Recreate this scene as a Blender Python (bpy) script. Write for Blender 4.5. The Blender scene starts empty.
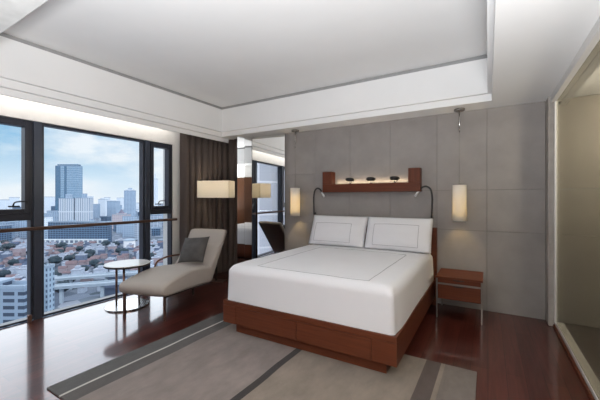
import bpy, bmesh, math, random
from math import sin, cos, pi, radians, sqrt
from mathutils import Vector, Matrix, noise

S = bpy.context.scene
COL = S.collection
random.seed(7)

# ------------------------------------------------------------------ camera
EYE = 1.386
YAW = radians(30.67)
FPX = 317.0
cam = bpy.data.cameras.new('camera')
cam.sensor_width = 36.0
cam.lens = FPX / 600.0 * 36.0
cam.shift_y = -1.4 / 600.0
cam.clip_start = 0.05
cam.clip_end = 8000
co = bpy.data.objects.new('camera', cam)
COL.objects.link(co)
co.location = (0, 0, EYE)
co.rotation_euler = (pi / 2, 0, YAW)
S.camera = co
RGT = Vector((cos(YAW), sin(YAW), 0))
FWD = Vector((-sin(YAW), cos(YAW), 0))


# ------------------------------------------------------------------ materials
MATS = {}


def nt(name):
    m = bpy.data.materials.new(name)
    m.use_nodes = True
    t = m.node_tree
    t.nodes.clear()
    out = t.nodes.new('ShaderNodeOutputMaterial')
    return m, t, out


def N(t, kind, **kw):
    n = t.nodes.new(kind)
    for k, v in kw.items():
        if k.startswith('_'):
            setattr(n, k[1:], v)
        else:
            n.inputs[k.replace('_', ' ')].default_value = v
    return n


def c4(c):
    return (c[0], c[1], c[2], 1.0)


def ramp(t, stops, interp='LINEAR'):
    r = t.nodes.new('ShaderNodeValToRGB')
    r.color_ramp.interpolation = interp
    el = r.color_ramp.elements
    while len(el) < len(stops):
        el.new(0.5)
    for e, (p, c) in zip(el, stops):
        e.position = p
        e.color = c4(c)
    return r


def plain(name, col, rough=0.6, metal=0.0, vary=0.08, scale=12.0, bump=0.0, bscale=80.0, stretch=(1, 1, 1), spec=0.5, coat=0.0):
    """Principled surface whose colour varies a little with noise, optional noise bump."""
    if name in MATS:
        return MATS[name]
    m, t, out = nt(name)
    p = N(t, 'ShaderNodeBsdfPrincipled', Roughness=rough, Metallic=metal)
    p.inputs['Specular IOR Level'].default_value = spec
    p.inputs['Coat Weight'].default_value = coat
    p.inputs['Coat Roughness'].default_value = 0.12
    tc = N(t, 'ShaderNodeTexCoord')
    mp = N(t, 'ShaderNodeMapping')
    mp.inputs['Scale'].default_value = stretch
    t.links.new(tc.outputs['Object'], mp.inputs['Vector'])
    no = N(t, 'ShaderNodeTexNoise', Scale=scale, Detail=4.0)
    t.links.new(mp.outputs[0], no.inputs['Vector'])
    r = ramp(t, [(0.3, [c * (1 - vary) for c in col]), (0.7, [min(1, c * (1 + vary)) for c in col])])
    t.links.new(no.outputs['Fac'], r.inputs['Fac'])
    t.links.new(r.outputs[0], p.inputs['Base Color'])
    if bump > 0:
        n2 = N(t, 'ShaderNodeTexNoise', Scale=bscale, Detail=3.0)
        t.links.new(mp.outputs[0], n2.inputs['Vector'])
        b = N(t, 'ShaderNodeBump', Strength=bump, Distance=0.01)
        t.links.new(n2.outputs['Fac'], b.inputs['Height'])
        t.links.new(b.outputs[0], p.inputs['Normal'])
    t.links.new(p.outputs[0], out.inputs[0])
    MATS[name] = m
    return m


def wood(name, col, rough=0.38, vary=0.25, axis='x', coat=0.0, dark=0.6):
    if name in MATS:
        return MATS[name]
    m, t, out = nt(name)
    p = N(t, 'ShaderNodeBsdfPrincipled', Roughness=rough)
    p.inputs['Coat Weight'].default_value = coat
    p.inputs['Specular IOR Level'].default_value = 0.22
    tc = N(t, 'ShaderNodeTexCoord')
    mp = N(t, 'ShaderNodeMapping')
    st = {'x': (1.2, 22, 22), 'y': (22, 1.2, 22), 'z': (22, 22, 1.2)}[axis]
    mp.inputs['Scale'].default_value = st
    t.links.new(tc.outputs['Object'], mp.inputs['Vector'])
    no = N(t, 'ShaderNodeTexNoise', Scale=2.2, Detail=8.0, Roughness=0.65, Distortion=0.4)
    t.links.new(mp.outputs[0], no.inputs['Vector'])
    r = ramp(t, [(0.25, [c * dark for c in col]), (0.5, col), (0.75, [c * (1 + vary) for c in col])])
    t.links.new(no.outputs['Fac'], r.inputs['Fac'])
    t.links.new(r.outputs[0], p.inputs['Base Color'])
    b = N(t, 'ShaderNodeBump', Strength=0.06, Distance=0.005)
    t.links.new(no.outputs['Fac'], b.inputs['Height'])
    t.links.new(b.outputs[0], p.inputs['Normal'])
    t.links.new(p.outputs[0], out.inputs[0])
    MATS[name] = m
    return m


def emit(name, col, strength):
    m, t, out = nt(name)
    e = N(t, 'ShaderNodeEmission', Color=c4(col), Strength=strength)
    t.links.new(e.outputs[0], out.inputs[0])
    return m


def glassy(name, tint, refl=0.06, rough=0.0):
    """Thin architectural glass: tinted see-through sheet with Fresnel reflection."""
    m, t, out = nt(name)
    tr = N(t, 'ShaderNodeBsdfTransparent', Color=c4(tint))
    gl = N(t, 'ShaderNodeBsdfGlossy', Roughness=rough)
    fr = N(t, 'ShaderNodeLayerWeight', Blend=0.12)
    mu = N(t, 'ShaderNodeMath', _operation='MULTIPLY_ADD')
    mu.inputs[1].default_value = 0.35
    mu.inputs[2].default_value = refl
    t.links.new(fr.outputs['Fresnel'], mu.inputs[0])
    mx = N(t, 'ShaderNodeMixShader')
    t.links.new(mu.outputs[0], mx.inputs[0])
    t.links.new(tr.outputs[0], mx.inputs[1])
    t.links.new(gl.outputs[0], mx.inputs[2])
    t.links.new(mx.outputs[0], out.inputs[0])
    return m


def lampshade_mat(name, col, trans=0.6):
    m, t, out = nt(name)
    tc = N(t, 'ShaderNodeTexCoord')
    no = N(t, 'ShaderNodeTexNoise', Scale=140.0, Detail=2.0)
    t.links.new(tc.outputs['Object'], no.inputs['Vector'])
    r = ramp(t, [(0.3, [c * 0.95 for c in col]), (0.7, col)])
    t.links.new(no.outputs['Fac'], r.inputs['Fac'])
    d = N(t, 'ShaderNodeBsdfDiffuse')
    tl = N(t, 'ShaderNodeBsdfTranslucent')
    t.links.new(r.outputs[0], d.inputs['Color'])
    t.links.new(r.outputs[0], tl.inputs['Color'])
    mx = N(t, 'ShaderNodeMixShader', Fac=trans)
    t.links.new(d.outputs[0], mx.inputs[1])
    t.links.new(tl.outputs[0], mx.inputs[2])
    t.links.new(mx.outputs[0], out.inputs[0])
    return m


def facade(name, wallc, glassc, bw, bh, mortar, rough=0.5, gap_v=None):
    """Window grid: bricks = windows, mortar = wall."""
    if name in MATS:
        return MATS[name]
    m, t, out = nt(name)
    p = N(t, 'ShaderNodeBsdfPrincipled', Roughness=rough)
    tc = N(t, 'ShaderNodeTexCoord')
    sp = N(t, 'ShaderNodeSeparateXYZ')
    t.links.new(tc.outputs['Object'], sp.inputs[0])
    ad = N(t, 'ShaderNodeMath', _operation='ADD')
    t.links.new(sp.outputs['X'], ad.inputs[0])
    t.links.new(sp.outputs['Y'], ad.inputs[1])
    cb = N(t, 'ShaderNodeCombineXYZ')
    t.links.new(ad.outputs[0], cb.inputs['X'])
    t.links.new(sp.outputs['Z'], cb.inputs['Y'])
    br = t.nodes.new('ShaderNodeTexBrick')
    br.offset = 0.0
    br.squash = 1.0
    br.inputs['Scale'].default_value = 1.0
    br.inputs['Brick Width'].default_value = bw
    br.inputs['Row Height'].default_value = bh
    br.inputs['Mortar Size'].default_value = mortar
    br.inputs['Mortar Smooth'].default_value = 0.0
    br.inputs['Bias'].default_value = 0.0
    br.inputs['Color1'].default_value = c4(glassc)
    br.inputs['Color2'].default_value = c4([g * 0.72 for g in glassc])
    br.inputs['Mortar'].default_value = c4(wallc)
    t.links.new(cb.outputs[0], br.inputs['Vector'])
    t.links.new(br.outputs['Color'], p.inputs['Base Color'])
    t.links.new(p.outputs[0], out.inputs[0])
    MATS[name] = m
    return m


# ------------------------------------------------------------------ mesh helpers
def world_of(o):
    m = Matrix.Identity(4)
    while o is not None:
        m = o.matrix_basis @ m
        o = o.parent
    return m


def obj(name, bm, mat, parent=None, smooth=False, local=False):
    """Link bm as ONE mesh object. Vertices are in world space unless local."""
    if parent is not None and not local:
        bm.transform(world_of(parent).inverted())
    bmesh.ops.recalc_face_normals(bm, faces=bm.faces)
    me = bpy.data.meshes.new(name)
    bm.to_mesh(me)
    bm.free()
    for pl in me.polygons:
        pl.use_smooth = smooth
    o = bpy.data.objects.new(name, me)
    if mat is not None:
        me.materials.append(mat)
    COL.objects.link(o)
    if parent is not None:
        o.parent = parent
    return o


def tag(o, label, cat, group=None, kind=None):
    o['label'] = label
    o['category'] = cat
    if group:
        o['group'] = group
    if kind:
        o['kind'] = kind
    return o


def thing(name, label, cat, loc, rz=0.0, group=None):
    o = bpy.data.objects.new(name, None)
    o.empty_display_size = 0.1
    COL.objects.link(o)
    o.location = loc
    o.rotation_euler = (0, 0, rz)
    return tag(o, label, cat, group)


def struct(name, bm, mat, parent=None, smooth=False):
    o = obj(name, bm, mat, parent, smooth)
    if parent is None:
        o['kind'] = 'structure'
    return o


def add_box(bm, x0, x1, y0, y1, z0, z1, bev=0.0, seg=2, M=None):
    b = bmesh.new()
    bmesh.ops.create_cube(b, size=1.0)
    b.transform(Matrix.Translation(((x0 + x1) / 2, (y0 + y1) / 2, (z0 + z1) / 2)) @ Matrix.Diagonal((x1 - x0, y1 - y0, z1 - z0, 1)))
    if bev > 0:
        bmesh.ops.bevel(b, geom=b.edges[:], offset=bev, segments=seg, profile=0.5, affect='EDGES')
    if M is not None:
        b.transform(M)
    join(bm, b)
    return bm


def join(bm, b):
    me = bpy.data.meshes.new('tmp')
    b.to_mesh(me)
    b.free()
    bm.from_mesh(me)
    bpy.data.meshes.remove(me)


def box(x0, x1, y0, y1, z0, z1, bev=0.0, seg=2, M=None):
    return add_box(bmesh.new(), x0, x1, y0, y1, z0, z1, bev, seg, M)


def add_tube(bm, pts, r, n=10, cap=True):
    pts = [Vector(p) for p in pts]
    rad = r if isinstance(r, (list, tuple)) else [r] * len(pts)
    rings = []
    up = Vector((0, 0, 1))
    prev = None
    for i, p in enumerate(pts):
        a = pts[max(i - 1, 0)]
        b = pts[min(i + 1, len(pts) - 1)]
        d = (b - a).normalized()
        if prev is None:
            ref = up if abs(d.dot(up)) < 0.95 else Vector((1, 0, 0))
            s = d.cross(ref).normalized()
        else:
            s = (prev - d * prev.dot(d)).normalized()
        prev = s
        u = d.cross(s)
        rings.append([bm.verts.new(p + (s * cos(2 * pi * k / n) + u * sin(2 * pi * k / n)) * rad[i]) for k in range(n)])
    for i in range(len(rings) - 1):
        for k in range(n):
            bm.faces.new((rings[i][k], rings[i][(k + 1) % n], rings[i + 1][(k + 1) % n], rings[i + 1][k]))
    if cap:
        bm.faces.new(rings[0][::-1])
        bm.faces.new(rings[-1])
    return bm


def tube(pts, r, n=10, cap=True):
    return add_tube(bmesh.new(), pts, r, n, cap)


def curve_pts(ctrl, n=24):
    """Catmull-Rom through control points."""
    P = [Vector(p) for p in ctrl]
    P = [P[0] * 2 - P[1]] + P + [P[-1] * 2 - P[-2]]
    out = []
    segs = len(P) - 3
    for s in range(segs):
        a, b, c, d = P[s:s + 4]
        k = max(2, n // segs)
        for i in range(k):
            t = i / k
            out.append(0.5 * ((2 * b) + (-a + c) * t + (2 * a - 5 * b + 4 * c - d) * t * t + (-a + 3 * b - 3 * c + d) * t ** 3))
    out.append(P[-2])
    return out


def lathe(prof, cx, cy, n=32, bm=None, closed=False):
    """prof: list of (radius, z); axis vertical through (cx, cy)."""
    bm = bm or bmesh.new()
    rings = []
    for r, z in prof:
        if r < 1e-6:
            rings.append([bm.verts.new((cx, cy, z))])
        else:
            rings.append([bm.verts.new((cx + r * cos(2 * pi * k / n), cy + r * sin(2 * pi * k / n), z)) for k in range(n)])
    m = len(rings)
    for i in range(m if closed else m - 1):
        A, B = rings[i], rings[(i + 1) % m]
        for k in range(n):
            k2 = (k + 1) % n
            if len(A) == 1 and len(B) == 1:
                continue
            if len(A) == 1:
                bm.faces.new((A[0], B[k2], B[k]))
            elif len(B) == 1:
                bm.faces.new((A[k], A[k2], B[0]))
            else:
                bm.faces.new((A[k], A[k2], B[k2], B[k]))
    return bm


def area(name, loc, rot, sx, sy, power, col=(1, 1, 1), spread=None):
    l = bpy.data.lights.new(name, 'AREA')
    l.shape = 'RECTANGLE'
    l.size, l.size_y = sx, sy
    l.energy = power
    l.color = col
    if spread:
        l.spread = spread
    o = bpy.data.objects.new(name, l)
    COL.objects.link(o)
    o.location = loc
    o.rotation_euler = rot
    return o


def point(name, loc, power, col, r=0.03):
    l = bpy.data.lights.new(name, 'POINT')
    l.energy = power
    l.color = col
    l.shadow_soft_size = r
    o = bpy.data.objects.new(name, l)
    COL.objects.link(o)
    o.location = loc
    return o


# ------------------------------------------------------------------ palette
M_ceil = plain('ceiling_paint', (0.80, 0.80, 0.80), 0.7, vary=0.01, scale=3)
M_cream = plain('wall_paint', (0.78, 0.76, 0.73), 0.7, vary=0.02)
M_panel = plain('fabric_wall_panel', (0.285, 0.264, 0.255), 0.85, vary=0.07, scale=5, bump=0.15, bscale=220)
M_panel_back = plain('panel_joint', (0.15, 0.135, 0.125), 0.9)
M_post = plain('post_paint', (0.36, 0.33, 0.30), 0.6)
M_white = plain('white_lacquer', (0.70, 0.68, 0.66), 0.35, vary=0.02)
M_frame = plain('dark_window_metal', (0.028, 0.030, 0.042), 0.32, metal=0.35, vary=0.05)
M_frame2 = plain('grey_window_metal', (0.058, 0.068, 0.095), 0.32, metal=0.5, vary=0.05)
M_black = plain('black_metal', (0.012, 0.012, 0.013), 0.35, vary=0.05)
M_bronze = plain('bronze_metal', (0.17, 0.095, 0.075), 0.28, metal=0.6, vary=0.06)
M_chrome = plain('brushed_chrome', (0.62, 0.61, 0.60), 0.22, metal=1.0, vary=0.03)
M_nickel = plain('brushed_nickel', (0.27, 0.255, 0.24), 0.38, metal=0.9, vary=0.03)
M_cherry = wood('cherry_veneer', (0.112, 0.031, 0.0140), 0.42, vary=0.22, axis='x', dark=0.72)
M_cherry_z = wood('cherry_veneer_upright', (0.112, 0.031, 0.0140), 0.42, vary=0.22, axis='z', dark=0.72)
M_walnut = wood('walnut_panel', (0.060, 0.026, 0.014), 0.35, axis='z')
M_railwood = wood('rail_wood', (0.075, 0.042, 0.032), 0.35, axis='y')
M_linen = plain('white_bed_linen', (0.75, 0.75, 0.775), 0.85, vary=0.012, scale=3, bump=0.05, bscale=30)
M_stitch = plain('grey_stitching', (0.36, 0.36, 0.38), 0.9, vary=0.05)
M_chaise = plain('beige_upholstery', (0.43, 0.388, 0.35), 0.75, vary=0.03, scale=4, bump=0.05, bscale=300)
M_cushion = plain('grey_velvet', (0.078, 0.073, 0.071), 0.8, vary=0.22, scale=9, bump=0.2, bscale=60)
M_curtain = plain('brown_curtain_cloth', (0.185, 0.145, 0.127), 0.85, vary=0.10, scale=20, stretch=(1, 1, 0.05), bump=0.05, bscale=200)
M_tabletop = plain('pale_stone_top', (0.66, 0.66, 0.65), 0.25, vary=0.03, scale=8)
M_shade = lampshade_mat('cream_lampshade', (0.90, 0.86, 0.78), 0.5)
M_paper = lampshade_mat('pendant_paper', (0.92, 0.89, 0.84), 0.35)
M_glass = glassy('window_glass', (0.95, 0.98, 1.0), 0.015)
M_bathglass = glassy('partition_glass', (0.80, 0.79, 0.72), 0.03)

m, t, out = nt('mirror_silver')
g = N(t, 'ShaderNodeBsdfGlossy', Color=(0.86, 0.87, 0.86, 1), Roughness=0.0)
t.links.new(g.outputs[0], out.inputs[0])
M_mirror = m


def floor_mat():
    m, t, out = nt('dark_red_wood_floor')
    p = N(t, 'ShaderNodeBsdfPrincipled', Roughness=0.34)
    tc = N(t, 'ShaderNodeTexCoord')
    sp = N(t, 'ShaderNodeSeparateXYZ')
    t.links.new(tc.outputs['Object'], sp.inputs[0])
    cb = N(t, 'ShaderNodeCombineXYZ')
    t.links.new(sp.outputs['Y'], cb.inputs['X'])
    t.links.new(sp.outputs['X'], cb.inputs['Y'])
    br = t.nodes.new('ShaderNodeTexBrick')
    br.offset = 0.37
    br.inputs['Scale'].default_value = 1.0
    br.inputs['Brick Width'].default_value = 1.5
    br.inputs['Row Height'].default_value = 0.125
    br.inputs['Mortar Size'].default_value = 0.0016
    br.inputs['Mortar Smooth'].default_value = 0.3
    br.inputs['Color1'].default_value = (0.085, 0.021, 0.0145, 1)
    br.inputs['Color2'].default_value = (0.055, 0.013, 0.0095, 1)
    br.inputs['Mortar'].default_value = (0.012, 0.004, 0.003, 1)
    t.links.new(cb.outputs[0], br.inputs['Vector'])
    mp = N(t, 'ShaderNodeMapping')
    mp.inputs['Scale'].default_value = (16, 0.9, 1)
    t.links.new(tc.outputs['Object'], mp.inputs['Vector'])
    no = N(t, 'ShaderNodeTexNoise', Scale=2.0, Detail=7.0, Roughness=0.6, Distortion=0.8)
    t.links.new(mp.outputs[0], no.inputs['Vector'])
    r = ramp(t, [(0.3, (0.72, 0.72, 0.72)), (0.7, (1.25, 1.25, 1.25))])
    t.links.new(no.outputs['Fac'], r.inputs['Fac'])
    mx = N(t, 'ShaderNodeMix', _data_type='RGBA', _blend_type='MULTIPLY')
    mx.inputs[0].default_value = 1.0
    t.links.new(br.outputs['Color'], mx.inputs[6])
    t.links.new(r.outputs[0], mx.inputs[7])
    t.links.new(mx.outputs[2], p.inputs['Base Color'])
    p.inputs['Specular IOR Level'].default_value = 0.12
    p.inputs['Coat Weight'].default_value = 1.0
    p.inputs['Coat Roughness'].default_value = 0.09
    p.inputs['Coat IOR'].default_value = FLOOR_IOR
    n2 = N(t, 'ShaderNodeTexNoise', Scale=5.0, Detail=2.0)
    t.links.new(mp.outputs[0], n2.inputs['Vector'])
    b = N(t, 'ShaderNodeBump', Strength=0.015, Distance=0.01)
    t.links.new(n2.outputs['Fac'], b.inputs['Height'])
    t.links.new(b.outputs[0], p.inputs['Coat Normal'])
    t.links.new(p.outputs[0], out.inputs[0])
    return m


FLOOR_IOR = 1.5
M_floor = floor_mat()


def rug_mat():
    m, t, out = nt('striped_wool_rug')
    p = N(t, 'ShaderNodeBsdfPrincipled', Roughness=0.95)
    p.inputs['Specular IOR Level'].default_value = 0.15
    p.inputs['Sheen Weight'].default_value = 0.15
    tc = N(t, 'ShaderNodeTexCoord')
    sp = N(t, 'ShaderNodeSeparateXYZ')
    t.links.new(tc.outputs['Object'], sp.inputs[0])   # object space: x 0..2.69, y 0..1.84
    wv = N(t, 'ShaderNodeTexNoise', Scale=1.3, Detail=1.0)
    wv.noise_dimensions = '1D'
    t.links.new(sp.outputs['Y'], wv.inputs['W'])
    a = N(t, 'ShaderNodeMath', _operation='MULTIPLY_ADD')
    a.inputs[1].default_value = 0.03
    a.inputs[2].default_value = -0.015
    t.links.new(wv.outputs['Fac'], a.inputs[0])
    a2 = N(t, 'ShaderNodeMath', _operation='ADD')
    t.links.new(sp.outputs['X'], a2.inputs[0])
    t.links.new(a.outputs[0], a2.inputs[1])
    a3 = N(t, 'ShaderNodeMath', _operation='DIVIDE')
    a3.inputs[1].default_value = 2.69
    t.links.new(a2.outputs[0], a3.inputs[0])
    L = lambda x: (x + 2.765) / 2.69
    char = (0.078, 0.076, 0.075)
    taupe = (0.200, 0.166, 0.150)
    beige = (0.205, 0.168, 0.135)
    dark = (0.030, 0.025, 0.023)
    brown = (0.080, 0.060, 0.052)
    r = ramp(t, [(0.0, char), (L(-2.577), (0.45, 0.43, 0.40)), (L(-2.557), (0.075, 0.068, 0.064)), (L(-2.425), taupe),
                 (L(-1.515), dark), (L(-1.455), beige), (L(-0.455), brown), (L(-0.345), beige), (L(-0.31), (0.150, 0.126, 0.110))], 'CONSTANT')
    t.links.new(a3.outputs[0], r.inputs['Fac'])
    mp = N(t, 'ShaderNodeMapping')
    mp.inputs['Scale'].default_value = (1.0, 0.5, 1)
    t.links.new(tc.outputs['Object'], mp.inputs['Vector'])
    no = N(t, 'ShaderNodeTexNoise', Scale=6.0, Detail=6.0, Roughness=0.7)
    t.links.new(mp.outputs[0], no.inputs['Vector'])
    r2 = ramp(t, [(0.3, (0.78, 0.78, 0.78)), (0.7, (1.18, 1.18, 1.18))])
    t.links.new(no.outputs['Fac'], r2.inputs['Fac'])
    mx = N(t, 'ShaderNodeMix', _data_type='RGBA', _blend_type='MULTIPLY')
    mx.inputs[0].default_value = 1.0
    t.links.new(r.outputs[0], mx.inputs[6])
    t.links.new(r2.outputs[0], mx.inputs[7])
    t.links.new(mx.outputs[2], p.inputs['Base Color'])
    n3 = N(t, 'ShaderNodeTexNoise', Scale=350.0, Detail=2.0)
    t.links.new(tc.outputs['Object'], n3.inputs['Vector'])
    b = N(t, 'ShaderNodeBump', Strength=0.35, Distance=0.004)
    t.links.new(n3.outputs['Fac'], b.inputs['Height'])
    t.links.new(b.outputs[0], p.inputs['Normal'])
    t.links.new(p.outputs[0], out.inputs[0])
    return m


# ================================================================== THE SETTING
XW, XR, YB, YF = -4.46, 0.61, 4.54, -2.6      # window plane, partition plane, back wall, wall behind camera
ZS, ZT = 2.50, 3.02                           # soffit and tray heights

struct('floor', box(XW, XR + 0.02, YF, 4.80, -0.12, 0.0), M_floor)

# ceiling with a stepped tray
TX0, TX1, TY0, TY1 = -4.14, 0.037, 0.80, 4.21   # outer step
IX0, IX1, IY0, IY1 = -4.09, -0.005, 0.85, 4.16  # fascia
bm = bmesh.new()


def ring(bm, ax0, ax1, ay0, ay1, bx0, bx1, by0, by1, z0, z1):
    """Rectangular ring between outer (a) and inner (b)."""
    add_box(bm, ax0, bx0, ay0, ay1, z0, z1)
    add_box(bm, bx1, ax1, ay0, ay1, z0, z1)
    add_box(bm, bx0, bx1, ay0, by0, z0, z1)
    add_box(bm, bx0, bx1, by1, ay1, z0, z1)


LIPX = -4.22
ring(bm, LIPX, XR + 0.06, YF, 4.80, TX0, TX1, TY0, TY1, ZS, 2.58)
ring(bm, LIPX, XR + 0.06, YF, 4.80, IX0, IX1, IY0, IY1, 2.58, 2.975)
ring(bm, LIPX, XR + 0.06, YF, 4.80, IX0 - 0.05, IX1 + 0.05, IY0 - 0.05, IY1 + 0.05, 2.975, ZT)
add_box(bm, LIPX, XR + 0.06, YF, 4.80, ZT, ZT + 0.1)
add_box(bm, LIPX, LIPX + 0.025, YF, 4.80, 2.433, ZS)               # drop lip that hides the curtain pocket
add_box(bm, XW, LIPX, YF, 4.80, 2.62, 2.70)                        # top of the curtain pocket
struct('ceiling', bm, M_ceil)
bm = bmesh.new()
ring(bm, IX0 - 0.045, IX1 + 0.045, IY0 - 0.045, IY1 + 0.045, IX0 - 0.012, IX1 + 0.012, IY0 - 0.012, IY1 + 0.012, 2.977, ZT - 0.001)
struct('trim_gap_shade', bm, plain('gap_shade_grey', (0.31, 0.31, 0.31), 0.7))  # shade of the recess put into this ring's grey colour
struct('ceiling_bounce_cut', box(LIPX + 0.03, 0.58, YF, 0.795, ZS - 0.02, ZS - 0.001), plain('bounce_cut_grey', (0.50, 0.50, 0.49), 0.7))  # added unseen panel, greyed to weaken the bounce onto the bed foot

# window wall: head, piers
WY1 = 3.42
bm = bmesh.new()
add_box(bm, XW - 0.25, XW, YF, WY1, 2.275, 2.70)
add_box(bm, XW - 0.25, XW, WY1, 4.80, -0.1, 2.70)
add_box(bm, XW - 0.25, XW, YF - 0.1, YF, -0.1, 2.70)
struct('wall_left', bm, M_cream)

# back wall: upholstered panels with joints
bm = bmesh.new()
cols = [-2.991, -2.41, -1.807, -1.20, -0.581, -0.011, 0.565]
for i in range(6):
    rows = [0.0, 0.985, 1.495, ZS]
    if i < 1:
        rows = [0.0, 0.985, 1.495, 1.787, ZS]
    for a, b in zip(rows[:-1], rows[1:]):
        add_box(bm, cols[i] + 0.0012, cols[i + 1] - 0.0012, YB, YB + 0.03, a + 0.0012, b - 0.0012, 0.002, 1)
wb = struct('wall_back', bm, M_panel)
wj = obj('panel_backing', box(-2.989, 0.565, YB + 0.012, YB + 0.25, 0.0, ZS), M_panel_back, wb)
struct('wall_rear_recess', box(XW, -2.992, 4.60, 4.80, 0, 2.62), M_panel)

# right side: post, glazed partition, timber closet wall nearer the camera
bm = bmesh.new()
add_box(bm, 0.567, 0.645, 4.36, 4.79, 0, ZS, 0.003, 1)
struct('trim_1', bm, M_post)
struct('trim_2', box(0.615, 0.640, 4.325, 4.357, 0.05, ZS, 0.004, 1), M_white)
struct('trim_3', box(0.585, 0.68, YF, 4.36, 2.43, ZS - 0.001, 0.004, 1), M_white)        # header of the partition
bm = box(0.625, 0.70, 2.2, 4.355, 0.0, 0.055, 0.006, 2)
sill = struct('trim_4', bm, M_white)
struct('baseboard_right', box(0.605, 0.623, 2.2, 4.35, 0.0, 0.028, 0.003, 1), M_cherry)
gl = obj('glass_partition', box(0.630, 0.638, 2.25, 4.32, 0.056, 2.428), M_bathglass)
tag(gl, 'tall tinted glass partition between bedroom and bathroom at the right edge', 'glass partition')
struct('wall_right', box(0.615, 0.70, YF, 2.2, 2.10, 2.43), M_cream)
bm = bmesh.new()
yy = YF
while yy < 2.15:
    add_box(bm, 0.59, 0.70, yy + 0.002, min(yy + 0.598, 2.198), 0.0, 2.098, 0.003, 1)
    yy += 0.6
struct('wall_right_closet', bm, wood('dark_closet_veneer', (0.085, 0.035, 0.016), 0.3, axis='z'))
struct('wall_front', box(XW - 0.25, XR + 0.1, YF - 0.2, YF, -0.1, 3.1), M_post)

# bathroom beyond the glass
M_bathwall = plain('bathroom_wall', (0.33, 0.30, 0.26), 0.6, vary=0.05, scale=4)
bm = bmesh.new()
for a, b in ((0, 0.985), (0.985, 1.495), (1.495, 2.503)):
    for x0, x1 in ((0.66, 1.15), (1.15, 1.75), (1.75, 2.5)):
        add_box(bm, x0 + 0.002, x1 - 0.002, YB, YB + 0.1, a + 0.002, b - 0.002, 0.003, 1)
struct('wall_bathroom_back', bm, M_bathwall)
struct('wall_bathroom_right', box(2.5, 2.6, 1.4, 4.64, 0, 2.6), M_bathwall)
struct('wall_bathroom_front', box(0.70, 2.6, 1.4, 1.5, 0, 2.6), M_bathwall)
struct('ceiling_bathroom', box(0.60, 2.6, 1.4, 4.70, 2.505, 2.60), M_ceil)
struct('trim_5', box(0.682, 0.75, 1.5, 4.535, 2.43, 2.504), M_white)
struct('floor_bathroom', box(0.70, 2.6, 1.4, 4.70, -0.12, 0.0), plain('bathroom_tile', (0.11, 0.105, 0.10), 0.3, vary=0.1, scale=3))
point('bathroom_light', (1.50, 3.7, 2.22), 52, (1.0, 0.92, 0.83), 0.12)

# ------------------------------------------------------------------ windows
FX0, FX1, GX = -4.575, -4.475, -4.545      # frame depth and glass plane
HZ = 2.27


def mullion(parent, y0, y1, x1=-4.452, mat=None):
    return obj('mullion', box(-4.58, x1, y0, y1, 0.0, HZ, 0.004, 1), mat or M_frame2, parent)


def pane(parent, y0, y1, z0, z1):
    return obj('pane', box(GX - 0.004, GX + 0.004, y0, y1, z0, z1), M_glass, parent)


def frame_rect(parent, name, y0, y1, z0, z1, w, x0=FX0, x1=FX1, mat=None):
    bm = bmesh.new()
    add_box(bm, x0, x1, y0, y0 + w, z0, z1, 0.003, 1)
    add_box(bm, x0, x1, y1 - w, y1, z0, z1, 0.003, 1)
    add_box(bm, x0, x1, y0 + w, y1 - w, z0, z0 + w, 0.003, 1)
    add_box(bm, x0, x1, y0 + w, y1 - w, z1 - w, z1, 0.003, 1)
    return obj(name, bm, mat or M_frame, parent)


def handle(parent, y):
    bm = box(-4.462, -4.445, y - 0.05, y + 0.05, 1.292, 1.308, 0.004, 2)
    add_tube(bm, curve_pts([(-4.447, y - 0.02, 1.302), (-4.42, y - 0.02, 1.305), (-4.405, y - 0.01, 1.342), (-4.402, y + 0.03, 1.352), (-4.402, y + 0.11, 1.352)], 16), 0.0075, 8)
    return obj('window_handle', bm, M_black, parent, True)


def casement(n, y0, y1):
    w = thing('window_%d' % n, '', '', (XW, (y0 + y1) / 2, 0))
    for k in ('label', 'category'):
        del w[k]
    w['kind'] = 'structure'
    frame_rect(w, 'window_frame', y0, y1, 0.0, HZ, 0.022)
    obj('transom', box(FX0, FX1, y0 + 0.022, y1 - 0.022, 1.14, 1.215, 0.003, 1), M_frame, w)
    frame_rect(w, 'casement_sash', y0 + 0.024, y1 - 0.024, 1.217, HZ - 0.024, 0.052, -4.57, -4.466)
    pane(w, y0 + 0.07, y1 - 0.07, 1.262, HZ - 0.07)
    pane(w, y0 + 0.018, y1 - 0.018, 0.018, 1.15)
    handle(w, (y0 + y1) / 2 + (0.23 if n == 1 else -0.07))
    return w


def fixed(n, y0, y1):
    w = thing('window_%d' % n, '', '', (XW, (y0 + y1) / 2, 0))
    for k in ('label', 'category'):
        del w[k]
    w['kind'] = 'structure'
    frame_rect(w, 'window_frame', y0, y1, 0.0, HZ, 0.026)
    pane(w, y0 + 0.022, y1 - 0.022, 0.022, HZ - 0.022)
    return w


w1 = casement(1, 0.75, 1.56)
mullion(w1, 1.56, 1.64)
w2 = fixed(2, 1.64, 2.93)
mullion(w2, 2.93, 3.005)
w3 = casement(3, 3.005, WY1)
w4 = fixed(4, -0.62, 0.67)
mullion(w4, 0.67, 0.75)
w5 = fixed(5, -2.6, -0.70)
mullion(w5, -0.70, -0.62)

# hand rail in front of the panes
rl = thing('hand_rail', 'long dark wooden hand rail running across the windows at waist height', 'rail', (-4.40, 0.6, 1.0))
obj('rail_bar', box(-4.42, -4.375, YF, WY1 + 0.03, 1.027, 1.067, 0.012, 3), M_railwood, rl)
for y in (-0.66, 0.71, 1.60, 2.967, WY1 + 0.008):
    obj('rail_bracket', box(-4.445, -4.415, y - 0.012, y + 0.012, 1.035, 1.058), M_frame, rl)
st = obj('floor_stop', box(-4.44, -4.395, 1.49, 1.525, 0.0, 0.085, 0.006, 2), M_bronze)
tag(st, 'small bronze post on the floor beside the thick window mullion', 'floor stop')

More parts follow.
